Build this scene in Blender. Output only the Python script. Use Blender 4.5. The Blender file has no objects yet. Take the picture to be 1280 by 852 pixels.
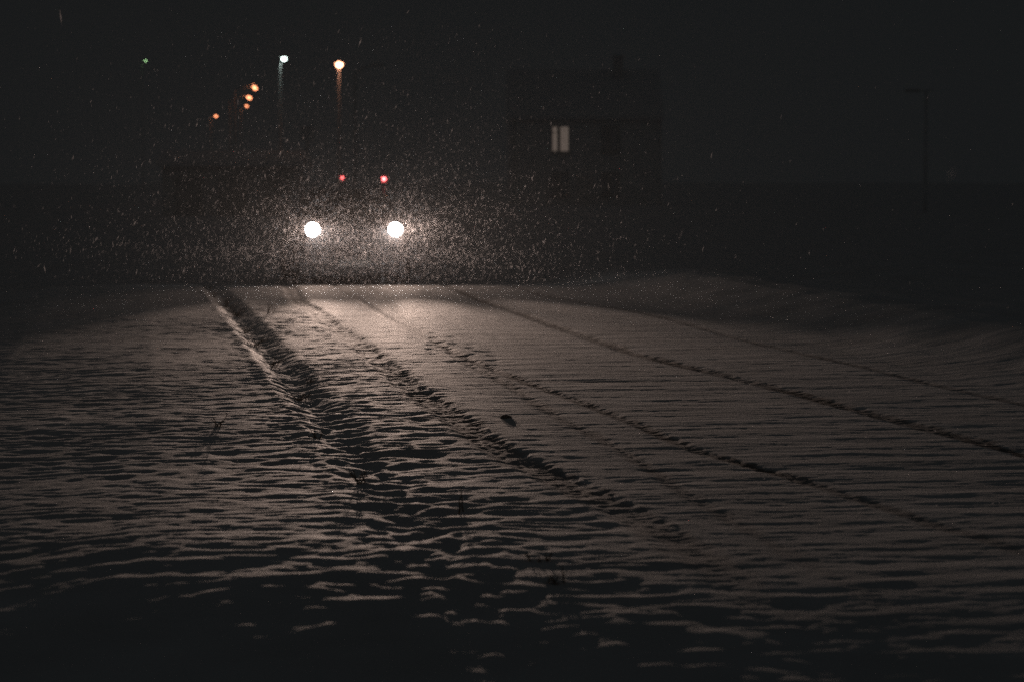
import bpy, bmesh, math, random
import numpy as np
from mathutils import Vector, Matrix

random.seed(7)
rng = np.random.default_rng(11)
R = math.radians
scene = bpy.context.scene
COL = scene.collection

# ------------------------------------------------------------------ camera
F = 3022.0                       # focal length in photo pixels (85 mm, full frame)
CAM = Vector((0, 0, 1.5))
PITCH = math.atan(201 / F)
cam_d = bpy.data.cameras.new('camera')
cam = bpy.data.objects.new('camera', cam_d)
COL.objects.link(cam)
cam.location = CAM
cam.rotation_euler = (R(90) - PITCH, 0, 0)
cam_d.sensor_width = 36
cam_d.lens = F * 36 / 1280
cam_d.clip_start = 0.1
cam_d.clip_end = 5000
cam_d.dof.use_dof = True
cam_d.dof.focus_distance = 15.0
cam_d.dof.aperture_fstop = 3.0
cam_d.dof.aperture_blades = 0
scene.camera = cam
scene.view_settings.view_transform = 'Standard'
scene.view_settings.look = 'None'
scene.view_settings.exposure = 0
scene.view_settings.gamma = 1

FW = Vector((0, math.cos(PITCH), -math.sin(PITCH)))
UP = Vector((0, math.sin(PITCH), math.cos(PITCH)))
def ray(px, py):
    return Vector((1, 0, 0)) * ((px - 640) / F) + UP * ((426 - py) / F) + FW
def at(px, py, Y):               # where a sight line reaches the distance Y
    d = ray(px, py)
    return CAM + d * (Y / d.y)

# ------------------------------------------------------------------ world
w = bpy.data.worlds.new('World')
scene.world = w
w.use_nodes = True
bg = w.node_tree.nodes['Background']
bg.inputs[0].default_value = (0.86, 1.0, 1.08, 1)
bg.inputs[1].default_value = 0.0086
w.cycles_visibility.diffuse = True

# ------------------------------------------------------------------ helpers
def mat(name, color, rough=0.6, metal=0.0, noise=0.0, nscale=8.0, bump=0.0, bscale=40.0, spec=0.5, trans=0.0):
    m = bpy.data.materials.new(name)
    m.use_nodes = True
    nt = m.node_tree
    b = nt.nodes['Principled BSDF']
    b.inputs['Base Color'].default_value = (*color, 1)
    b.inputs['Roughness'].default_value = rough
    b.inputs['Metallic'].default_value = metal
    b.inputs['Specular IOR Level'].default_value = spec
    b.inputs['Transmission Weight'].default_value = trans
    tc = nt.nodes.new('ShaderNodeTexCoord')
    if noise:
        n = nt.nodes.new('ShaderNodeTexNoise'); n.inputs['Scale'].default_value = nscale
        n.inputs['Detail'].default_value = 5
        nt.links.new(tc.outputs['Object'], n.inputs['Vector'])
        r = nt.nodes.new('ShaderNodeValToRGB')
        r.color_ramp.elements[0].position = 0.3; r.color_ramp.elements[1].position = 0.7
        r.color_ramp.elements[0].color = (*[c * (1 - noise) for c in color], 1)
        r.color_ramp.elements[1].color = (*[min(1, c * (1 + noise)) for c in color], 1)
        nt.links.new(n.outputs['Fac'], r.inputs['Fac'])
        nt.links.new(r.outputs['Color'], b.inputs['Base Color'])
    if bump:
        n = nt.nodes.new('ShaderNodeTexNoise'); n.inputs['Scale'].default_value = bscale
        n.inputs['Detail'].default_value = 4
        nt.links.new(tc.outputs['Object'], n.inputs['Vector'])
        bp = nt.nodes.new('ShaderNodeBump'); bp.inputs['Distance'].default_value = bump
        bp.inputs['Strength'].default_value = 1.0
        nt.links.new(n.outputs['Fac'], bp.inputs['Height'])
        nt.links.new(bp.outputs['Normal'], b.inputs['Normal'])
    return m

def glow(name, color, strength):
    m = bpy.data.materials.new(name)
    m.use_nodes = True
    nt = m.node_tree
    b = nt.nodes['Principled BSDF']
    b.inputs['Base Color'].default_value = (0.8, 0.8, 0.8, 1)
    b.inputs['Emission Color'].default_value = (*color, 1)
    b.inputs['Emission Strength'].default_value = strength
    return m

def link_mesh(name, bm, m, parent=None, smooth=False):
    me = bpy.data.meshes.new(name)
    bmesh.ops.recalc_face_normals(bm, faces=bm.faces)
    bm.to_mesh(me); bm.free()
    if smooth:
        me.polygons.foreach_set('use_smooth', [True] * len(me.polygons))
    o = bpy.data.objects.new(name, me)
    COL.objects.link(o)
    if m: me.materials.append(m)
    if parent: o.parent = parent
    return o

def thing(name, loc, label, cat, group=None, rotz=0.0):
    o = bpy.data.objects.new(name, None)
    COL.objects.link(o)
    o.location = loc; o.rotation_euler = (0, 0, rotz)
    o.empty_display_size = 0.3
    o['label'] = label; o['category'] = cat
    if group: o['group'] = group
    return o

def box(bm, c, s, rot=None, bevel=0.0):
    r = bmesh.ops.create_cube(bm, size=1.0)
    vs = r['verts']
    bmesh.ops.scale(bm, vec=s, verts=vs)
    if rot is not None: bmesh.ops.rotate(bm, cent=(0, 0, 0), matrix=rot, verts=vs)
    bmesh.ops.translate(bm, vec=c, verts=vs)
    if bevel:
        es = list({e for v in vs for e in v.link_edges})
        bmesh.ops.bevel(bm, geom=es, offset=bevel, segments=2, affect='EDGES', profile=0.5)

def tube(bm, pts, rads, n=10, cap=True):
    pts = [Vector(p) for p in pts]
    rings = []
    for i, p in enumerate(pts):
        t = (pts[min(i + 1, len(pts) - 1)] - pts[max(i - 1, 0)]).normalized()
        a = Vector((0, 0, 1)) if abs(t.z) < 0.9 else Vector((1, 0, 0))
        x = t.cross(a).normalized(); y = t.cross(x).normalized()
        rings.append([bm.verts.new(p + (x * math.cos(k * 2 * math.pi / n) + y * math.sin(k * 2 * math.pi / n)) * rads[i]) for k in range(n)])
    for a, b in zip(rings, rings[1:]):
        for k in range(n):
            bm.faces.new((a[k], a[(k + 1) % n], b[(k + 1) % n], b[k]))
    if cap:
        bm.faces.new(rings[0]); bm.faces.new(rings[-1])

# ------------------------------------------------------------------ terrain
A = R(8.5)                      # road direction, turned to the left of the view
SA, CA = math.sin(A), math.cos(A)
def uv(x, y): return (-x * SA + y * CA, x * CA + y * SA)
def xy(u, v): return (v * CA - u * SA, v * SA + u * CA)

_tb = np.random.default_rng(1234).uniform(0, 2 * math.pi, 65536).astype(np.float32)
_TC, _TS = np.cos(_tb), np.sin(_tb)
def gnoise(x, y, seed=0):
    xi = np.floor(x); yi = np.floor(y)
    fx = (x - xi).astype(np.float32); fy = (y - yi).astype(np.float32)
    ix = xi.astype(np.int64); iy = yi.astype(np.int64)
    sx = fx * fx * fx * (fx * (fx * 6 - 15) + 10); sy = fy * fy * fy * (fy * (fy * 6 - 15) + 10)
    def g(dx, dy):
        k = ((ix + dx) * 73856093 ^ (iy + dy) * 19349663 ^ seed * 83492791)
        k = (k ^ (k >> 15)) & 65535
        return _TC[k] * (fx - dx) + _TS[k] * (fy - dy)
    n00, n10, n01, n11 = g(0, 0), g(1, 0), g(0, 1), g(1, 1)
    a = n00 + (n10 - n00) * sx; b = n01 + (n11 - n01) * sx
    return ((a + (b - a) * sy) * 1.4).astype(np.float64)
def sstep(a, b, x):
    t = np.clip((x - a) / (b - a), 0, 1)
    return t * t * (3 - 2 * t)

PV = [-300, -60, -12, -4.5, -2.2, -1.2, 0.0, 0.62, 0.84, 0.90, 0.97, 1.06, 1.24, 2.0, 2.8, 6.0, 6.5, 7.0, 7.35, 7.75, 8.6, 10.5, 60, 300]
PZ = [0.0, -0.3, -0.55, -0.34, -0.12, -0.03, 0.005, 0.006, 0.014, -0.012, -0.050, -0.058, -0.006, 0.0, 0.0, 0.0, 0.05, 0.16, 0.235, 0.24, 0.12, 0.02, 0.0, 0.0]

def track(h, v, u, c, wd, dep, seed, wob=0.10, rough=1.0):
    cc = c + wob * gnoise(u / 4.0, u * 0 + seed, seed)
    d = (v - cc) / wd
    edge = gnoise(u / 0.10, v / 0.06, seed + 5) * 0.45 + gnoise(u / 0.5, v / 0.3, seed + 6) * 0.30
    k = np.clip(2.0 * (1.0 - np.abs(d + edge * 0.35)), 0, 1)
    broken = 0.8 + 0.2 * np.clip(gnoise(u / 1.1, u * 0 + 3.3, seed + 9) * 2 + 0.6, 0, 1)
    rim = np.exp(-((np.abs(d) - 1.35) / 0.3) ** 2) * 0.06
    crumble = gnoise(u / 0.05, v / 0.04, seed + 11) * 0.005 * rough * np.exp(-(d / 1.1) ** 2)
    return h - dep * k * broken + rim * dep * broken + crumble

TRK_A = ([9, 12, 14, 28, 36], [2.13, 2.02, 1.88, 1.86, 1.86])
TRK_B = ([8, 10, 12, 13, 16.3, 19.5, 26, 36], [3.6, 3.38, 3.18, 3.01, 2.86, 2.66, 2.56, 2.58])
TRK_C = ([9, 13, 15, 17.5, 20.5, 26, 34], [5.0, 4.70, 4.59, 4.40, 4.13, 4.08, 4.13])
TRK_D = ([12, 20, 27, 31], [5.9, 5.6, 5.45, 5.05])
TRK_E = ([20, 24, 31, 36], [2.56, 2.66, 2.93, 3.1])
def track_tone(x, y):
    # dark tone along the wheel tracks and one cross rut: 1 in a track, 0 on plain snow
    u, v = uv(x, y)
    d_all = np.zeros_like(u)
    for (a, c), seed, wob, wd, st in ((TRK_A, 61, .10, .12, .85), (TRK_B, 62, .05, .055, 1.0), (TRK_C, 63, .06, .08, 1.0), (TRK_D, 64, .10, .055, .65), (TRK_E, 65, .10, .05, .7)):
        cc = np.interp(u, a, c) + wob * gnoise(u / 4.0, u * 0 + seed, seed)
        d = np.abs(v - cc) / wd
        e = gnoise(u / 0.12, v / 0.05, seed + 15) * .6 + gnoise(u / 0.5, v / 0.15, seed + 16) * .5
        k = 1 - sstep(.45, 1.35, d + e)
        k = k * st * (.55 + .45 * np.clip(gnoise(u / 1.7, u * 0 + 2, seed + 17) * 1.6 + .6, 0, 1))
        k = k * sstep(7, 12, u) * (1 - sstep(34.8, 36.5, u))
        d_all = np.maximum(d_all, k)
    rt = np.exp(-((y - 18.0 - 0.05 * gnoise(x / 0.8, x * 0, 81)) / 0.035) ** 2) * sstep(2.4, 2.8, v) * (1 - sstep(4.2, 5.4, v)) * .7
    return np.maximum(d_all, rt)

def height(x, y):
    x = np.asarray(x, float); y = np.asarray(y, float)
    u, v = uv(x, y)
    near = 1 - sstep(45, 70, np.hypot(x, y))
    # slow wander of the verge line
    vw = v + 0.03 * gnoise(u / 5.0, u * 0 + 1.7, 3) + 0.03 * gnoise(u / 0.9, u * 0 + 4.1, 4) + 0.012 * (u - 20) * (1 - sstep(6, 14, v)) * near
    h = np.interp(vw, PV, PZ)
    fade = (0.85 - 0.85 * sstep(10, 21, u)) * sstep(-0.3, 0.6, vw) * (1 - sstep(1.6, 2.2, vw))
    h = h * (1 - fade)
    left = 1 - sstep(1.5, 2.3, v)
    ditch = np.exp(-((v - 1.7) / 0.8) ** 2)
    right = sstep(5.8, 7.0, v)
    # rise and fall along the road
    h = h - 0.14 * sstep(34.3, 36.4, y + 0.02 * (x + 2)) + 0.006 * np.exp(-((y - 33.6) / 1.4) ** 2)
    h = h - 0.075 * (1 - sstep(5.5, 9.9, y + 0.35 * (x + 0.5))) * (1 - sstep(6, 12, v) * 0.4)
    # broad swells
    wx = gnoise(x / 2.3, y / 2.3, 21) * 0.35
    h = h + (gnoise(x / 3.5, y / 3.6, 31) * 0.013 * (0.3 + left) + gnoise(x / 1.5 + 9, y / 1.3, 32) * 0.0055 * (0.10 + left)) * near
    # wind ripples lying across the road
    ur = u + wx;  vr = v
    ur = ur + 0.13 * gnoise(x / 0.45, y / 0.5, 22)
    r1 = 1 - np.abs(gnoise(ur / 0.30, vr / 0.58, 41)) * 2.2
    r2 = 1 - np.abs(gnoise(ur / 0.17 + 5, vr / 0.30, 42)) * 2.2
    r3 = gnoise(ur / 0.085 + 3, vr / 0.15, 43)
    patch = 0.55 + 0.6 * np.clip(gnoise(x / 1.8 + 2, y / 2.4, 45) + 0.35, 0, 1.2)
    amp = (0.09 + 0.70 * left + 0.26 * ditch + 0.10 * right) * patch
    h = h + (r1 * 0.0047 + r2 * 0.0046 + r3 * 0.0034) * amp * near
    h = h + (gnoise(x / 0.13, y / 0.11, 46) * 0.0022 + gnoise(x / 0.055, y / 0.06, 47) * 0.0013) * left * near
    # road surface: fine crosswise wind crust
    road = (1 - left)
    f1 = gnoise(u / 0.22 + 7, v / 0.9, 51); f2 = gnoise(u / 0.09 + 7, v / 0.30, 52); f3 = gnoise(u / 0.045, v / 0.10, 53)
    h = h + (f1 * 0.0030 + f2 * 0.0017 + f3 * 0.0010) * (0.5 + 0.5 * road) * near
    h = h + gnoise(x / 0.035, y / 0.05, 55) * 0.0006 * near
    dz = np.exp(-((vw - 1.00) / 0.22) ** 2) * near
    h = h + (gnoise(x / 0.11, y / 0.16, 48) * 0.016 + gnoise(x / 0.05, y / 0.08, 49) * 0.006) * dz
    # wheel tracks
    uf = sstep(8, 14, u)
    h0 = h
    h = track(h, v, u, np.interp(u, *TRK_A), 0.12, 0.018, 61, 0.10, 1.0)
    h = track(h, v, u, np.interp(u, *TRK_B), 0.05, 0.010, 62, 0.05, 0.7)
    h = track(h, v, u, np.interp(u, *TRK_C), 0.09, 0.010, 63, 0.06, 0.9)
    h = track(h, v, u, np.interp(u, *TRK_D), 0.07, 0.006, 64, 0.10, 0.6)
    h = track(h, v, u, np.interp(u, *TRK_E), 0.05, 0.006, 65, 0.10, 0.6)
    h = h0 + (h - h0) * near * (0.25 + 0.75 * uf)
    # trampled patch of footmarks beside the middle track
    tr = np.exp(-((u - 21.5) / 2.6) ** 2 - ((v - 2.62) / 0.30) ** 2)
    h = h - tr * np.clip(gnoise(u / 0.22, v / 0.14, 71) - 0.05, 0, 1) * 0.020
    # two shallow ruts that cross the road
    m = sstep(2.6, 3.0, v) * (1 - sstep(3.9, 5.4, v))
    h = h - 0.009 * np.exp(-((y - 18.0 - 0.05 * gnoise(x / 0.8, x * 0, 81)) / 0.09) ** 2) * m * (0.6 + gnoise(x / 0.7, x * 0 + 8, 83))
    m2 = sstep(2.2, 2.6, v) * (1 - sstep(3.6, 5.5, v))
    h = h - 0.012 * np.exp(-((y - 12.45 - 0.04 * x - 0.05 * gnoise(x / 0.5, x * 0, 82)) / 0.07) ** 2) * m2 * (0.3 + gnoise(x / 0.6, x * 0 + 8, 84))
    # cornice texture on the right bank
    h = h + gnoise(x / 0.9, y / 1.4, 91) * 0.035 * right * near + gnoise(x / 0.35, y / 0.5, 92) * 0.007 * right * near
    # distant rolling ground
    far = sstep(60, 220, y)
    return h + far * 0.6 * gnoise(x / 60, y / 80, 95)

def axis(segs, grow, lo, hi):
    pts = []
    for a, b, s in segs:
        n = max(1, int(round((b - a) / s)))
        pts += list(np.linspace(a, b, n, endpoint=False))
    pts.append(segs[-1][1])
    s = segs[-1][2]
    while pts[-1] < hi:
        s *= grow; pts.append(pts[-1] + s)
    s = segs[0][2]; pre = []
    p = segs[0][0]
    while p > lo:
        s *= grow; p -= s; pre.append(p)
    return np.array(pre[::-1] + pts)

vx = axis([(-2.6, 9.2, 0.024)], 1.10, -900, 900)         # across the road (v)
ux = axis([(6.5, 12, 0.018), (12, 20, 0.026), (20, 36.5, 0.045)], 1.10, -60, 1200)   # along the road (u)
U, V = np.meshgrid(ux, vx, indexing='ij')
X, Y = xy(U, V)
Z = height(X, Y)
SL = track_tone(X, Y)
nu, nv = U.shape

snow = bpy.data.materials.new('snow')
snow.use_nodes = True
nt = snow.node_tree
b = nt.nodes['Principled BSDF']
b.inputs['Roughness'].default_value = 0.75
b.inputs['Specular IOR Level'].default_value = 0.12
tc = nt.nodes.new('ShaderNodeTexCoord')
n0 = nt.nodes.new('ShaderNodeTexNoise'); n0.inputs['Scale'].default_value = 1.3; n0.inputs['Detail'].default_value = 6
rp = nt.nodes.new('ShaderNodeValToRGB')
rp.color_ramp.elements[0].position = 0.3; rp.color_ramp.elements[0].color = (0.70, 0.69, 0.69, 1)
rp.color_ramp.elements[1].position = 0.7; rp.color_ramp.elements[1].color = (0.86, 0.86, 0.87, 1)
nt.links.new(tc.outputs['Object'], n0.inputs['Vector']); nt.links.new(n0.outputs['Fac'], rp.inputs['Fac'])
an = nt.nodes.new('ShaderNodeAttribute'); an.attribute_name = 'track_tone'
mxs = nt.nodes.new('ShaderNodeMix'); mxs.data_type = 'RGBA'
mxs.inputs[7].default_value = (0.11, 0.10, 0.095, 1)
nt.links.new(an.outputs['Fac'], mxs.inputs[0]); nt.links.new(rp.outputs['Color'], mxs.inputs[6])
nt.links.new(mxs.outputs[2], b.inputs['Base Color'])
n1 = nt.nodes.new('ShaderNodeTexNoise'); n1.inputs['Scale'].default_value = 45; n1.inputs['Detail'].default_value = 5; n1.inputs['Roughness'].default_value = 0.7
nt.links.new(tc.outputs['Object'], n1.inputs['Vector'])
bp = nt.nodes.new('ShaderNodeBump'); bp.inputs['Distance'].default_value = 0.0022; bp.inputs['Strength'].default_value = 1.0
nt.links.new(n1.outputs['Fac'], bp.inputs['Height']); nt.links.new(bp.outputs['Normal'], b.inputs['Normal'])

def sheet(name, j0, j1, label):
    k = j1 - j0 + 1
    co = np.stack([X[:, j0:j1 + 1], Y[:, j0:j1 + 1], Z[:, j0:j1 + 1]], -1).reshape(-1, 3).astype(np.float32)
    me = bpy.data.meshes.new(name)
    nf = (nu - 1) * (k - 1)
    i, j = np.meshgrid(np.arange(nu - 1), np.arange(k - 1), indexing='ij')
    a = (i * k + j).ravel()
    idx = np.stack([a, a + 1, a + k + 1, a + k], -1)
    me.vertices.add(len(co)); me.vertices.foreach_set('co', co.ravel())
    me.loops.add(nf * 4); me.loops.foreach_set('vertex_index', idx.ravel().astype(np.int32))
    me.polygons.add(nf)
    me.polygons.foreach_set('loop_start', (np.arange(nf) * 4).astype(np.int32))
    me.polygons.foreach_set('use_smooth', np.ones(nf, bool))
    me.update(calc_edges=True)
    at_ = me.attributes.new('track_tone', 'FLOAT', 'POINT'); at_.data.foreach_set('value', SL[:, j0:j1 + 1].astype(np.float32).ravel())
    me.materials.append(snow)
    o = bpy.data.objects.new(name, me)
    COL.objects.link(o)
    o['kind'] = 'structure'; o['label'] = label
    return o
ja = int(np.searchsorted(vx, 1.95)); jb = int(np.searchsorted(vx, 6.25))
sheet('snow_verge', 0, ja, 'wind rippled snow verge with a raised edge left of the road')
sheet('road', ja, jb, 'snow covered road with dark wheel tracks')
sheet('snow_bank', jb, nv - 1, 'smooth snow bank along the right side of the road')

def hz(x, y): return float(height(np.array([x]), np.array([y]))[0])
def ground_hit(px, py):
    d = ray(px, py); t = 5.0
    while t < 60:
        p = CAM + d * t
        if p.z <= hz(p.x, p.y): return p
        t += 0.02
    return CAM + d * 35

# ------------------------------------------------------------------ haze of fine snow
HZ_D = 0.0002
bm = bmesh.new()
box(bm, (0, 420, 8), (900, 960, 22))
hm = bpy.data.materials.new('haze'); hm.use_nodes = True
nt = hm.node_tree
for n in list(nt.nodes):
    if n.type != 'OUTPUT_MATERIAL': nt.nodes.remove(n)
out = [n for n in nt.nodes if n.type == 'OUTPUT_MATERIAL'][0]
pv = nt.nodes.new('ShaderNodeVolumePrincipled')
pv.inputs['Color'].default_value = (0.93, 0.93, 0.93, 1)
pv.inputs['Density'].default_value = HZ_D
pv.inputs['Anisotropy'].default_value = 0.65
nt.links.new(pv.outputs['Volume'], out.inputs['Volume'])
hz_o = link_mesh('haze', bm, hm)
hz_o['kind'] = 'stuff'; hz_o['label'] = 'thin night haze of fine snow over the road'; hz_o['category'] = 'haze'

# ------------------------------------------------------------------ the car
M = dict(
    paint=mat('grey_paint', (0.30, 0.30, 0.31), 0.4, 0.0, 0.12, 3, 0.001, 60),
    glass=mat('car_glass', (0.16, 0.17, 0.18), 0.12),
    tyre=mat('rubber', (0.06, 0.06, 0.06), 0.85, 0, 0.2, 20, 0.003, 90),
    rim=mat('wheel_metal', (0.45, 0.45, 0.46), 0.35, 0.8),
    plastic=mat('dark_plastic', (0.14, 0.14, 0.145), 0.6, 0, 0.15, 12, 0.001, 80),
    plate=mat('plate_white', (0.7, 0.7, 0.68), 0.5, 0, 0.1, 14),
    pole=mat('galvanised_steel', (0.84, 0.85, 0.85), 0.6, 0.0, 0.15, 5, 0.001, 50),
    wood=mat('white_painted_timber', (0.84, 0.82, 0.79), 0.85, 0, 0.2, 5, 0.004, 20),
    plaster=mat('pale_plaster', (0.87, 0.87, 0.86), 0.9, 0, 0.12, 2, 0.004, 25),
    brick=mat('whitewashed_brick', (0.76, 0.74, 0.73), 0.9, 0, 0.2, 10, 0.004, 30),
    dglass=mat('window_glass', (0.66, 0.68, 0.70), 0.2),
    frame=mat('window_frame_paint', (0.62, 0.62, 0.60), 0.6, 0, 0.08, 8),
    roofsnow=mat('roof_snow', (0.82, 0.82, 0.83), 0.8, 0, 0.05, 2, 0.02, 3),
    weed=mat('dry_grass', (0.16, 0.115, 0.065), 0.9, 0, 0.3, 30, 0.001, 90),
    clod=mat('dirty_snow', (0.10, 0.085, 0.075), 0.9, 0, 0.35, 30, 0.006, 40),
)
lamp_mid = at(442, 287, 37.0)
cg = hz(lamp_mid.x, lamp_mid.y) - 0.02
LH = lamp_mid.z - cg                                    # height of the headlights above the snow under the car
fwd = Vector((SA, -CA, 0))
# local frame: -Y is the front of the car; lamps at y=-2.02
car_rot = A
back = Vector((-SA, CA, 0))
car_loc = Vector((lamp_mid.x, lamp_mid.y, cg)) + back * 2.04
car = thing('car', car_loc, 'grey car driving towards the camera with both round headlights burning', 'car', rotz=car_rot)
S = 1.03                                           # vertical scale of the bodywork

def loft(rings, name, m, parent, smooth=True):
    bm = bmesh.new(); rr = [[bm.verts.new(p) for p in r] for r in rings]
    n = len(rr[0])
    for a, c in zip(rr, rr[1:]):
        for k in range(n): bm.faces.new((a[k], a[(k + 1) % n], c[(k + 1) % n], c[k]))
    bm.faces.new(rr[0]); bm.faces.new(rr[-1])
    return link_mesh(name, bm, m, parent, smooth)
def body_ring(y, hw, z0, z1):
    z0 *= S; z1 *= S; zm = (z0 + z1) / 2
    half = [(hw * 0.55, z0), (hw * 0.88, z0 + 0.01), (hw * 0.98, z0 + 0.10), (hw, zm - 0.05), (hw * 0.99, zm + 0.1), (hw * 0.94, z1 - 0.05), (hw * 0.82, z1 - 0.005), (hw * 0.4, z1 + 0.015)]
    return [(a, y, z) for a, z in half] + [(-a, y, z) for a, z in half[::-1]]
loft([body_ring(-2.16, .66, .30, .78), body_ring(-2.10, .76, .24, .92), body_ring(-1.98, .83, .21, .96), body_ring(-1.7, .87, .20, .98),
      body_ring(-1.3, .885, .20, .99), body_ring(-.9, .89, .20, .995), body_ring(0, .89, .20, .98), body_ring(1.0, .89, .20, .98), body_ring(1.7, .88, .22, .98),
      body_ring(2.05, .84, .26, .95), body_ring(2.2, .74, .34, .88)], 'body', M['paint'], car)
def cab_ring(z, y0, y1, hw):
    z *= S
    pts = [(hw * 0.9, y0), (hw, y0 + 0.12), (hw, (y0 + y1) / 2), (hw, y1 - 0.12), (hw * 0.9, y1)]
    return [(a, y, z) for a, y in pts] + [(-a, y, z) for a, y in pts[::-1]]
roof = loft([cab_ring(.955, -1.05, 1.85, .80), cab_ring(1.2, -.62, 1.62, .73), cab_ring(1.40, -.22, 1.35, .645), cab_ring(1.455, -.05, 1.2, .58)], 'roof', M['paint'], car)
bm = bmesh.new()
box(bm, (0, 0.55, 1.455 * S + .015), (1.10, 1.15, 0.05), bevel=0.02)
link_mesh('snow_layer', bm, M['roofsnow'], roof, True)
def panel(name, pts, th, m, parent):
    bm = bmesh.new(); p = [Vector(q) for q in pts]
    nrm = (p[1] - p[0]).cross(p[2] - p[0]).normalized() * th
    a = [bm.verts.new(q) for q in p]; c = [bm.verts.new(q + nrm) for q in p]
    bm.faces.new(a); bm.faces.new(c)
    for k in range(len(p)): bm.faces.new((a[k], a[(k + 1) % len(p)], c[(k + 1) % len(p)], c[k]))
    return link_mesh(name, bm, m, parent)
ws = panel('windscreen', [(-.66, -.985, 1.0 * S), (.66, -.985, 1.0 * S), (.55, -.30, 1.375 * S), (-.55, -.30, 1.375 * S)], 0.02, M['glass'], car)
for s in (-1, 1):
    bm = bmesh.new(); tube(bm, [(s * -.02, -1.0, 1.005 * S), (s * .45, -.93, 1.06 * S)], [.008, .006], 6)
    link_mesh('wiper', bm, M['plastic'], ws)
panel('rear_window', [(-.64, 1.81, 1.0 * S), (-.55, 1.42, 1.375 * S), (.55, 1.42, 1.375 * S), (.64, 1.81, 1.0 * S)], 0.02, M['glass'], car)
for s in (-1, 1):
    for y0, y1, t0, t1 in ((-.72, .25, -.30, .25), (.33, 1.45, .33, 1.2)):
        q = [(s * .80, y0, 1.0 * S), (s * .80, y1, 1.0 * S), (s * .672, t1, 1.36 * S), (s * .672, t0, 1.36 * S)]
        if s < 0: q = q[::-1]
        panel('side_window', q, 0.012, M['glass'], car)
    bm = bmesh.new(); box(bm, (s * .97, -.70, 1.06 * S), (.20, .10, .14), bevel=.03)
    link_mesh('side_mirror', bm, M['paint'], car, True)
    for y in (-.05, 1.05):
        bm = bmesh.new(); box(bm, (s * .895, y, .84 * S), (.02, .15, .03), bevel=.006)
        link_mesh('door_handle', bm, M['plastic'], car)
for s in (-1, 1):
    for y in (-1.38, 1.40):
        we = bpy.data.objects.new('wheel', None); COL.objects.link(we); we.parent = car
        we.location = (s * .80, y, .33)
        bm = bmesh.new()
        prof = [(.20, -.10), (.27, -.115), (.325, -.095), (.335, -.04), (.335, .04), (.325, .095), (.27, .115), (.20, .10)]
        n = 28; rr = [[bm.verts.new((x, r * math.cos(k * 2 * math.pi / n), r * math.sin(k * 2 * math.pi / n))) for k in range(n)] for r, x in prof]
        for i in range(len(rr)):
            a, c = rr[i], rr[(i + 1) % len(rr)]
            for k in range(n): bm.faces.new((a[k], a[(k + 1) % n], c[(k + 1) % n], c[k]))
        link_mesh('tyre', bm, M['tyre'], we, True)
        bm = bmesh.new()
        tube(bm, [(s * .07, 0, 0), (s * .10, 0, 0)], [.06, .05], 14)
        tube(bm, [(-.09, 0, 0), (.09, 0, 0)], [.20, .20], 28, False)
        for k in range(5):
            an = k * 2 * math.pi / 5
            box(bm, (s * .075, .12 * math.cos(an), .12 * math.sin(an)), (.03, .17, .05), Matrix.Rotation(an, 3, 'X'))
        link_mesh('rim', bm, M['rim'], we)
bm = bmesh.new()
box(bm, (0, -2.165, .56 * S), (.74, .05, .13), bevel=.015)
gr = link_mesh('grille', bm, M['plastic'], car)
bm = bmesh.new()
for k in range(3): box(bm, (0, -2.196, (.525 + k * .035) * S), (.68, .01, .012))
link_mesh('slat', bm, M['rim'], gr)
bm = bmesh.new(); box(bm, (0, -2.15, .33 * S), (1.36, .12, .17), bevel=.05)
link_mesh('front_bumper', bm, M['plastic'], car, True)
bm = bmesh.new(); box(bm, (0, 2.2, .42 * S), (1.4, .1, .2), bevel=.04)
link_mesh('rear_bumper', bm, M['plastic'], car, True)
bm = bmesh.new(); box(bm, (0, -2.222, .38 * S), (.50, .012, .11), bevel=.004)
link_mesh('number_plate', bm, M['plate'], car)

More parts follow.
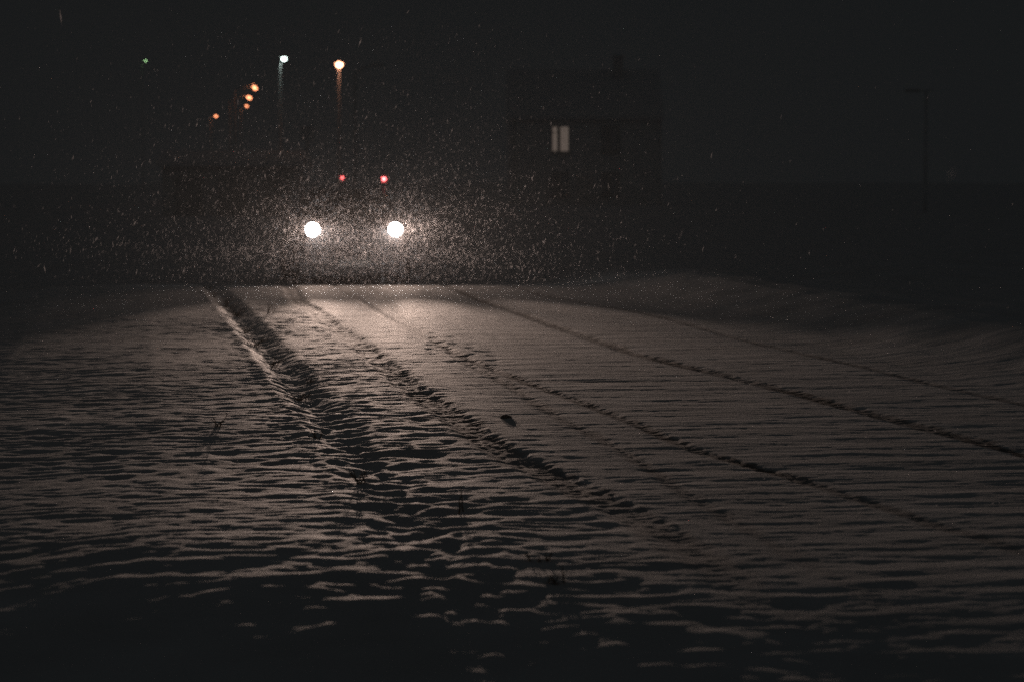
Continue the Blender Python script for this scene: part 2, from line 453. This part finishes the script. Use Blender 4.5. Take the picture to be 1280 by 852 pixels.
LAMPC = (1.0, 0.735, 0.60)
lens_m = [glow('headlight_glass_dim', (1.0, 0.93, 0.88), 36), glow('headlight_glass', (1.0, 0.93, 0.88), 46)]
SPOTS = []
half = 0.632
for s, li, pw in ((-1, 0, 0.85), (1, 1, 1.0)):
    hx, hy, hzz = s * half, -2.12, LH
    bm = bmesh.new()
    tube(bm, [(hx, hy + .12, hzz), (hx, hy + .0, hzz), (hx, hy - .02, hzz)], [.105, .122, .118], 24, True)
    hl = link_mesh('headlight', bm, M['plastic'], car)
    bm = bmesh.new()
    n = 24; rings = []
    for r, d in ((.108, 0), (.09, .02), (.05, .032), (.0005, .036)):
        rings.append([bm.verts.new((hx + r * math.cos(k * 2 * math.pi / n), hy - .022 - d, hzz + r * math.sin(k * 2 * math.pi / n))) for k in range(n)])
    for a, c in zip(rings, rings[1:]):
        for k in range(n): bm.faces.new((a[k], a[(k + 1) % n], c[(k + 1) % n], c[k]))
    bm.faces.new(rings[0])
    link_mesh('lens', bm, lens_m[li], hl, True)
    for nm, energy, size, sx, pitch, yaw in (('low_beam', 230, 20, 2.4, 1.5, 0.5), ('main_beam', 4400, 7.6, 1.0, -0.7, -10.5), ('main_beam', 7000, 7.6, 1.0, -0.7, -3.0), ('main_beam', 4900, 7.6, 1.0, -0.7, 5.5)):
        ld = bpy.data.lights.new(nm, 'SPOT')
        ld.energy = energy * pw; ld.color = LAMPC
        ld.spot_size = R(size * 2); ld.spot_blend = 1.0
        ld.shadow_soft_size = 0.05
        lo = bpy.data.objects.new(nm, ld); COL.objects.link(lo)
        lo.parent = car
        lo.location = (hx, hy - .09, hzz)
        # local: front is -Y. aim along -Z of the lamp
        d = Vector((math.sin(R(yaw)), -math.cos(R(yaw)) * math.cos(R(pitch)), -math.sin(R(pitch)))).normalized()
        zax = -d; xax = Vector((0, 0, 1)).cross(zax).normalized(); yax = zax.cross(xax)
        lo.rotation_euler = Matrix((xax, yax, zax)).transposed().to_euler()
        lo.scale = (sx, 1, 1)

# ------------------------------------------------------------------ street lamps far off
def lamp_post(px, py, D, color, strength, size, label, name='street_lamp', group='lit lamps beyond the road', arm=0.5, stretch=1.0, tilt=0.0, cat='street lamp', power=0.0):
    p = at(px, py, D)
    gz = hz(p.x, p.y)
    t = thing(name, (p.x - arm, p.y, gz), label, cat, group)
    H = p.z - gz
    bm = bmesh.new()
    tube(bm, [(0, 0, -.3), (0, 0, H * .5), (0, 0, H - .25)], [.11, .09, .065], 10)
    if arm: tube(bm, [(0, 0, H - .27), (arm * .35, 0, H - .02), (arm * .8, 0, H + .05)], [.05, .045, .04], 8)
    link_mesh('pole', bm, M['pole'], t, True)
    bm = bmesh.new()
    box(bm, (arm, 0, H + .09), (max(.5, size * 1.6), .28, .12), bevel=.04)
    hd = link_mesh('lamp_head', bm, M['pole'], t, True)
    if strength:
        bm = bmesh.new()
        bmesh.ops.create_uvsphere(bm, u_segments=20, v_segments=12, radius=size / 2)
        bmesh.ops.scale(bm, vec=(stretch, 1, 1 / max(1, stretch * .8)), verts=bm.verts)
        bmesh.ops.rotate(bm, cent=(0, 0, 0), matrix=Matrix.Rotation(tilt, 3, 'Y'), verts=bm.verts)
        bmesh.ops.translate(bm, vec=(arm, 0, H - .02), verts=bm.verts)
        link_mesh('bulb', bm, glow('bulb_glow', color, strength), hd, True)
    if power:
        ld = bpy.data.lights.new('lamp_light', 'POINT'); ld.energy = power; ld.color = color; ld.shadow_soft_size = .1
        lo = bpy.data.objects.new('lamp_light', ld); COL.objects.link(lo); lo.parent = t; lo.location = (arm + .02, -.20, H - .22)
    return t
OR = (1.0, 0.33, 0.15)
lamp_post(355, 73, 120, (0.80, 1.0, 0.93), 9, .24, 'tall street lamp with a cool white light, left of the big orange one', arm=0.2)
lamp_post(424, 80, 115, (1.0, 0.42, 0.24), 9, .36, 'largest and brightest orange street lamp, above the car', arm=0.02, power=1.0)
lamp_post(318, 109, 160, OR, 5, .30, 'topmost of the cluster of three small orange lamps', arm=1.3, stretch=1.5, tilt=R(55))
lamp_post(311, 121.5, 177, OR, 4.5, .30, 'middle one of the cluster of three small orange lamps', arm=1.4, stretch=1.5, tilt=R(40))
lamp_post(308.5, 132.5, 198, OR, 4, .2, 'lowest and faintest of the cluster of three small orange lamps')
lamp_post(270, 145, 230, OR, 4, .26, 'single small orange lamp, lower left of the cluster of three')
lamp_post(182, 76, 330, (0.55, 1.0, 0.45), 5, .16, 'tiny faint green lamp far off at upper left')
lamp_post(472, 84, 96, OR, 0, .3, 'unlit lamp mast standing right of the big orange lamp', name='lamp_mast', group=None, arm=.9)

# unlit lamp with a long arm on the right
p = at(1158, 113, 120); gz = hz(p.x, p.y)
t = thing('lamp_mast', (p.x, p.y, gz), 'unlit lamp mast with a long cross arm at far right', 'street lamp')
bm = bmesh.new(); Hm = p.z - gz
tube(bm, [(0, 0, -.3), (0, 0, Hm * .5), (0, 0, Hm)], [.13, .11, .09], 10)
link_mesh('pole', bm, M['pole'], t, True)
bm = bmesh.new(); tube(bm, [(-1.0, 0, Hm - .06), (0, 0, Hm - .02), (.35, 0, Hm)], [.05, .05, .04], 8)
link_mesh('arm', bm, M['pole'], t, True)
bm = bmesh.new(); box(bm, (-.7, 0, Hm - .02), (.75, .25, .16), bevel=.05)
link_mesh('lamp_head', bm, M['frame'], t, True)

# red warning lamps
def red_lamp(px, py, D, size, label):
    p = at(px, py, D); gz = hz(p.x, p.y); H = p.z - gz
    t = thing('signal_lamp', (p.x, p.y, gz), label, 'signal lamp', 'red lamps above the car')
    bm = bmesh.new(); tube(bm, [(0, .12, -.2), (0, .12, H - .1)], [.04, .035], 8); link_mesh('post', bm, M['pole'], t, True)
    bm = bmesh.new(); box(bm, (0, .06, H), (.26, .10, .30), bevel=.03)
    tube(bm, [(0, .0, H + .14), (0, -.14, H + .15)], [.10, .09], 10)
    hd = link_mesh('housing', bm, M['pole'], t)
    bm = bmesh.new(); bmesh.ops.create_uvsphere(bm, u_segments=18, v_segments=10, radius=size / 2)
    bmesh.ops.translate(bm, vec=(0, -.02, H), verts=bm.verts)
    link_mesh('lens', bm, glow('red_glass', (1.0, 0.12, 0.12), 13), hd, True)
red_lamp(428, 222.5, 88, .045, 'smaller red lamp behind the car, above its left headlight')
red_lamp(480, 224, 84, .10, 'larger red lamp behind the car, above its right headlight')

# ------------------------------------------------------------------ buildings
curt = bpy.data.materials.new('lit_curtain'); curt.use_nodes = True
nt = curt.node_tree; b = nt.nodes['Principled BSDF']
tc = nt.nodes.new('ShaderNodeTexCoord'); wv = nt.nodes.new('ShaderNodeTexWave')
wv.inputs['Scale'].default_value = 3.2; wv.inputs['Distortion'].default_value = 2.5; wv.inputs['Detail'].default_value = 3
nt.links.new(tc.outputs['Object'], wv.inputs['Vector'])
rp = nt.nodes.new('ShaderNodeValToRGB')
rp.color_ramp.elements[0].color = (.12, .085, .070, 1); rp.color_ramp.elements[1].color = (.235, .195, .165, 1)
nt.links.new(wv.outputs['Fac'], rp.inputs['Fac']); nt.links.new(rp.outputs['Color'], b.inputs['Emission Color'])
b.inputs['Emission Strength'].default_value = 0.5; b.inputs['Base Color'].default_value = (.5, .45, .4, 1)

HD = 150.0
pw = at(700.5, 174, HD)
gz = hz(pw.x, pw.y + 4) - .3
house = thing('house', (pw.x + 1.5, HD + .0, gz), 'dark two storey house with one curtained window lit upstairs', 'house')
WX = -1.5; WZ = pw.z - gz                      # the lit window's centre in house coordinates
ww, wh = 1.10, 1.62
hw, hd_, eave, ridge = 4.6, 8.0, WZ + 1.35, WZ + 4.2
wins = [(WX, WZ, ww, wh, True), (1.6, WZ, ww, wh, False), (WX, WZ - 2.75, ww, 1.4, False), (1.6, WZ - 2.75, ww, 1.4, False)]
bm = bmesh.new()
# front wall made round the openings
xs = sorted({-hw, hw, *[w_[0] - w_[2] / 2 for w_ in wins], *[w_[0] + w_[2] / 2 for w_ in wins]})
zs = sorted({0, eave, *[round(w_[1] - w_[3] / 2, 4) for w_ in wins], *[round(w_[1] + w_[3] / 2, 4) for w_ in wins]})
for x0, x1 in zip(xs, xs[1:]):
    for z0, z1 in zip(zs, zs[1:]):
        cx, cz = (x0 + x1) / 2, (z0 + z1) / 2
        if any(abs(cx - w_[0]) < w_[2] / 2 and abs(cz - w_[1]) < w_[3] / 2 for w_ in wins): continue
        bm.faces.new([bm.verts.new(q) for q in ((x0, 0, z0), (x1, 0, z0), (x1, 0, z1), (x0, 0, z1))])
for q in (((-hw, 0, 0), (-hw, hd_, 0), (-hw, hd_, eave), (-hw, hd_ / 2, ridge), (-hw, 0, eave)), ((hw, 0, 0), (hw, hd_, 0), (hw, hd_, eave), (hw, hd_ / 2, ridge), (hw, 0, eave)), ((-hw, hd_, 0), (hw, hd_, 0), (hw, hd_, eave), (-hw, hd_, eave))):
    bm.faces.new([bm.verts.new(p_) for p_ in q])
bmesh.ops.remove_doubles(bm, verts=bm.verts, dist=.001)
bmesh.ops.solidify(bm, geom=list(bm.faces), thickness=.18)
link_mesh('wall', bm, M['plaster'], house)
def roof_mesh(hw, dp, e, r, over, th, m, parent, name='roof'):
    bm = bmesh.new(); sl = (r - e) / (dp / 2)
    prof = [(-over, e - over * sl), (dp / 2, r), (dp + over, e - over * sl)]
    low = [(y, z + .02) for y, z in prof]; up = [(y, z + th) for y, z in prof]
    ring = low + up[::-1]
    a = [bm.verts.new((-hw - over, y, z)) for y, z in ring]; c = [bm.verts.new((hw + over, y, z)) for y, z in ring]
    bm.faces.new(a); bm.faces.new(c)
    for k in range(len(ring)): bm.faces.new((a[k], a[(k + 1) % len(ring)], c[(k + 1) % len(ring)], c[k]))
    return link_mesh(name, bm, m, parent)
rf = roof_mesh(hw, hd_, eave, ridge, .28, .26, M['roofsnow'], house)
bm = bmesh.new(); box(bm, (2.2, hd_ / 2 - .6, ridge + .2), (.6, .6, 1.6)); box(bm, (2.2, hd_ / 2 - .6, ridge + 1.05), (.72, .72, .12))
link_mesh('chimney', bm, M['brick'], rf)
for wx, wz, a_, h_, lit in wins:
    bm = bmesh.new()
    for sx in (-1, 1): box(bm, (wx + sx * (a_ / 2 - .03), .02, wz), (.06, .10, h_))
    for sz in (-1, 1): box(bm, (wx, .021, wz + sz * (h_ / 2 - .03)), (a_ - .12, .10, .06))
    mx = wx - .10
    box(bm, (mx, .018, wz), (.20, .09, h_ - .12))
    box(bm, ((wx - a_ / 2 + .06 + mx - .08) / 2, .017, wz + h_ * .24), ((mx - .08) - (wx - a_ / 2 + .06), .06, .05))
    box(bm, (wx, -.07, wz - h_ / 2 - .04), (a_ + .2, .2, .06))
    fr = link_mesh('window', bm, M['frame'], house)
    bm = bmesh.new(); box(bm, (wx, .10 if lit else .06, wz), (a_ - .02, .02, h_ - .02))
    pn = link_mesh('curtain' if lit else 'pane', bm, curt if lit else M['dglass'], fr)
bm = bmesh.new(); box(bm, (0.05, -.03, 1.05), (.95, .08, 2.1), bevel=.01)
link_mesh('door', bm, M['wood'], house)

# long low shed on the left, snow on its eave
p0 = at(205, 207, 110); p1 = at(372, 206, 110)
gz = hz((p0.x + p1.x) / 2, 112) - .2
sh = thing('shed', ((p0.x + p1.x) / 2, 110, gz), 'long low pale timber shed with a snowy roof edge, left of the car', 'shed')
L = (p1.x - p0.x) / 2; E = p0.z - gz
bm = bmesh.new()
for q in (((-L, 0, 0), (L, 0, 0), (L, 0, E), (-L, 0, E)), ((-L, 4, 0), (L, 4, 0), (L, 4, E), (-L, 4, E)), ((-L, 0, 0), (-L, 4, 0), (-L, 4, E), (-L, 2, E + .5), (-L, 0, E)), ((L, 0, 0), (L, 4, 0), (L, 4, E), (L, 2, E + .5), (L, 0, E))):
    bm.faces.new([bm.verts.new(v_) for v_ in q])
bmesh.ops.remove_doubles(bm, verts=bm.verts, dist=.001)
bmesh.ops.solidify(bm, geom=list(bm.faces), thickness=.1)
link_mesh('wall', bm, M['wood'], sh)
roof_mesh(L, 4, E, E + .5, .3, .22, M['roofsnow'], sh)
for k in range(3):
    bm = bmesh.new(); box(bm, (-L + 1.1 + k * 2.0, -.06, 1.0), (1.1, .06, 1.9), bevel=.01)
    link_mesh('door', bm, M['frame'], sh)

# box on a mast (its snowy top catches a little light)
p = at(384, 160, 105); gz = hz(p.x, p.y)
t = thing('equipment_box', (p.x, p.y, gz), 'small metal box with snow on top, high on a mast below the white lamp', 'equipment box')
Hm = p.z - gz
bm = bmesh.new(); tube(bm, [(0, .25, -.2), (0, .25, Hm)], [.08, .07], 8); link_mesh('mast', bm, M['pole'], t, True)
bm = bmesh.new(); box(bm, (0, 0, Hm - .3), (.55, .3, .55), bevel=.02); bx_ = link_mesh('housing', bm, M['pole'], t)
bm = bmesh.new(); box(bm, (0, 0, Hm + .03), (.6, .36, .09), bevel=.03); link_mesh('snow_cap', bm, M['roofsnow'], bx_, True)

# ------------------------------------------------------------------ dry weeds that stick out of the snow
def weed(px, py, n, hgt, spread, label, leaves=False, seed=0, name='dry_weed'):
    rd = random.Random(seed * 97 + 5)
    p = ground_hit(px, py)
    t_bm = bmesh.new()
    for k in range(n):
        a = rd.uniform(0, 2 * math.pi); l = 1.2 * hgt * rd.uniform(.55, 1.0); s = spread * rd.uniform(.2, 1)
        bx, by = rd.gauss(0, .02), rd.gauss(0, .02)
        pts = []; rad = []
        for i in range(6):
            f = i / 5
            drop = (f ** 3) * rd.uniform(.0, .35) * l
            pts.append((bx + math.cos(a) * s * f ** 1.6 + rd.gauss(0, .002), by + math.sin(a) * s * f ** 1.6, -.03 + l * f - drop))
            rad.append(.0042 * (1 - .75 * f) + .0006)
        tube(t_bm, pts, rad, 5)
        if leaves:
            for i in (2, 3, 4, 5):
                c = Vector(pts[i]); q = rd.uniform(0, 6.28); ln = rd.uniform(.015, .03)
                d = Vector((math.cos(q), math.sin(q), rd.uniform(-.2, .7))).normalized()
                sd = d.cross(Vector((0, 0, 1))).normalized() * ln * .32
                v_ = [t_bm.verts.new(c), t_bm.verts.new(c + d * ln * .5 + sd), t_bm.verts.new(c + d * ln), t_bm.verts.new(c + d * ln * .5 - sd + Vector((0, 0, .002)))]
                t_bm.faces.new(v_)
    o = link_mesh(name, t_bm, M['weed'], None)
    o.location = (p.x, p.y, hz(p.x, p.y))
    o['label'] = label; o['category'] = 'weed'; o['group'] = 'dry weeds sticking out of the snow'
    return o
weed(268, 372, 9, .14, .12, 'farthest dry tuft, at the far end of the dark ditch', seed=1)
weed(282, 384, 12, .17, .18, 'thick dry tuft in the ditch, second from its far end', True, 2)
weed(297, 396, 14, .16, .20, 'wide bushy dry tuft in the ditch below the far tufts', True, 3)
weed(306, 417, 10, .13, .16, 'low dry tuft in the ditch at its darkest stretch', seed=4)
weed(338, 392, 6, .17, .15, 'thin arching grass stalks on the bright road edge right of the ditch', seed=5)
weed(268, 533, 5, .09, .07, 'small leafy sprig alone on the left snow verge', True, 6)
weed(400, 548, 4, .09, .05, 'short sprig standing on the right slope of the raised snow edge', True, 7)
weed(452, 604, 7, .10, .07, 'dark sprig in the ditch at the middle left of the picture', True, 8)
weed(572, 640, 2, .15, .03, 'tall thin double stalk lower down in the ditch', False, 9)
weed(676, 700, 4, .07, .04, 'short dark stub of stalks near the bottom, the upper of two', True, 10)
weed(699, 729, 5, .08, .05, 'short dark stub of stalks near the bottom, the lower of two', True, 11)
weed(390, 478, 6, .10, .12, 'sparse dry tuft beside the first wheel track', seed=12)

weed(262, 364, 8, .11, .12, 'small dry tuft at the point where the dark ditch begins by the crest', seed=21)
weed(318, 432, 11, .12, .18, 'dry tuft in the ditch a little below its darkest stretch', True, 22)
weed(340, 458, 9, .11, .16, 'low scrubby tuft in the ditch, level with the cross rut on the road', True, 23)
weed(372, 500, 8, .10, .14, 'scrubby tuft in the ditch, level with the dark lump on the road', True, 24)

# dirty lump on the road
p = ground_hit(632, 522)
bm = bmesh.new(); bmesh.ops.create_icosphere(bm, subdivisions=3, radius=.034)
for v_ in bm.verts:
    k = 1 + .35 * float(gnoise(np.array([v_.co.x * 40 + 3]), np.array([v_.co.y * 40 + v_.co.z * 33]), 5)[0])
    v_.co = Vector((v_.co.x * 1.05, v_.co.y * 1.5, v_.co.z * .7)) * k
lump = link_mesh('snow_lump', bm, M['clod'], None, True)
lump.location = (p.x, p.y, hz(p.x, p.y) - .002)
lump['label'] = 'dark lump of dirty snow lying on the road between two wheel tracks'; lump['category'] = 'lump'

# ------------------------------------------------------------------ falling snow
def flakes(n):
    g = np.random.default_rng(5)
    nc = int(n * 0.17)  # extra flakes crowded in front of each headlight to form its halo
    y = np.where(np.arange(n) < nc, 36.9 - np.abs(g.normal(0, 1.3, n)) - .1, 37 - np.abs(g.normal(0, 8, n)) + (g.uniform(0, 1, n) < .25) * g.uniform(0, 14, n))
    y[-900:] = g.uniform(9, 22, 900)
    x = np.where(np.arange(n) < nc, -2.4, -1.9) + g.normal(0, 1, n) * np.where(np.arange(n) < nc, 0.4, 1.55)
    x[:nc] += np.where(g.uniform(0, 1, nc) < .52, .64, -.62) + (36.9 - y[:nc]) * .12
    x[-900:] = g.uniform(-3, 5, 900)
    top = 1.6 + y * 0.06
    z = g.uniform(0, 1, n) ** 1.25 * top + hz_arr(x, y) + .03
    z[:nc] = np.clip(g.normal(.60, .42, nc), -.1, 3)
    z[nc:-900] = np.maximum(z[nc:-900], np.clip(.047 * (34.5 - y[nc:-900]), 0, 1.2) + g.uniform(0, 1.5, n - nc - 900) * .3)
    x[-110:] = g.uniform(.3, 4.5, 110); y[-110:] = g.uniform(9, 20, 110); z[-110:] = g.uniform(.02, .3, 110)  # large low flakes added to stand in for glints on the snow
    wdt = np.clip(g.lognormal(math.log(.0013), .4, n), .001, .005)
    wdt[:nc] *= 1.5; wdt[-900:] *= .7; wdt[-110:] = g.uniform(.003, .0052, 110)
    ln = wdt * g.uniform(4.5, 12.0, n); ln[-900:] *= .3; ln[-110:] = wdt[-110:]
    # crystals lean with the gusts, more so near the ground
    lean = .25 + .55 * gnoise(x / .9, y / 3.0 + z / .7, 7) * np.clip(1.7 - z / 1.2, .25, 1.4) + g.normal(0, .16, n)
    ly = g.normal(0, .25, n)
    ax = np.stack([np.sin(lean), np.sin(ly), np.cos(lean)], -1); ax /= np.linalg.norm(ax, axis=1, keepdims=True)
    r = g.normal(size=(n, 3)); s1 = np.cross(ax, r); s1 /= np.linalg.norm(s1, axis=1, keepdims=True)
    s2 = np.cross(ax, s1)
    c = np.stack([x, y, z], -1)
    W = wdt[:, None]; Lh = ln[:, None]
    vs = np.stack([c - ax * Lh, c + s1 * W, c + s2 * W, c - s1 * W, c - s2 * W, c + ax * Lh], 1)
    tri = np.array([(0, 2, 1), (0, 3, 2), (0, 4, 3), (0, 1, 4), (5, 1, 2), (5, 2, 3), (5, 3, 4), (5, 4, 1)])
    idx = (np.arange(n)[:, None, None] * 6 + tri[None]).reshape(-1)
    me = bpy.data.meshes.new('falling_snow')
    me.vertices.add(n * 6); me.vertices.foreach_set('co', vs.astype(np.float32).ravel())
    me.loops.add(n * 24); me.loops.foreach_set('vertex_index', idx.astype(np.int32))
    me.polygons.add(n * 8); me.polygons.foreach_set('loop_start', (np.arange(n * 8) * 3).astype(np.int32))
    me.update(calc_edges=True)
    return me
def hz_arr(x, y): return np.where(y > 34, -.1, 0.0)
fm = bpy.data.materials.new('snowflake'); fm.use_nodes = True
nt = fm.node_tree
for n in list(nt.nodes):
    if n.type != 'OUTPUT_MATERIAL': nt.nodes.remove(n)
out = [n for n in nt.nodes if n.type == 'OUTPUT_MATERIAL'][0]
d1 = nt.nodes.new('ShaderNodeBsdfDiffuse'); d1.inputs[0].default_value = (.9, .9, .92, 1)
d2 = nt.nodes.new('ShaderNodeBsdfTranslucent'); d2.inputs[0].default_value = (.9, .9, .92, 1)
mx = nt.nodes.new('ShaderNodeMixShader'); mx.inputs[0].default_value = .6
nt.links.new(d1.outputs[0], mx.inputs[1]); nt.links.new(d2.outputs[0], mx.inputs[2]); nt.links.new(mx.outputs[0], out.inputs['Surface'])
me = flakes(46000); me.materials.append(fm)
fo = bpy.data.objects.new('falling_snow', me); COL.objects.link(fo)
fo['kind'] = 'stuff'; fo['label'] = 'fine snowflakes drifting down through the headlight beams, with extra ones added for lamp halos and ground glints'; fo['category'] = 'snowfall'

# ------------------------------------------------------------------ render settings
c = scene.cycles
c.use_denoising = False
c.max_bounces = 5; c.diffuse_bounces = 2; c.glossy_bounces = 2; c.transmission_bounces = 3; c.volume_bounces = 1
c.use_adaptive_sampling = True
c.adaptive_threshold = 0.01
c.sample_clamp_indirect = 5
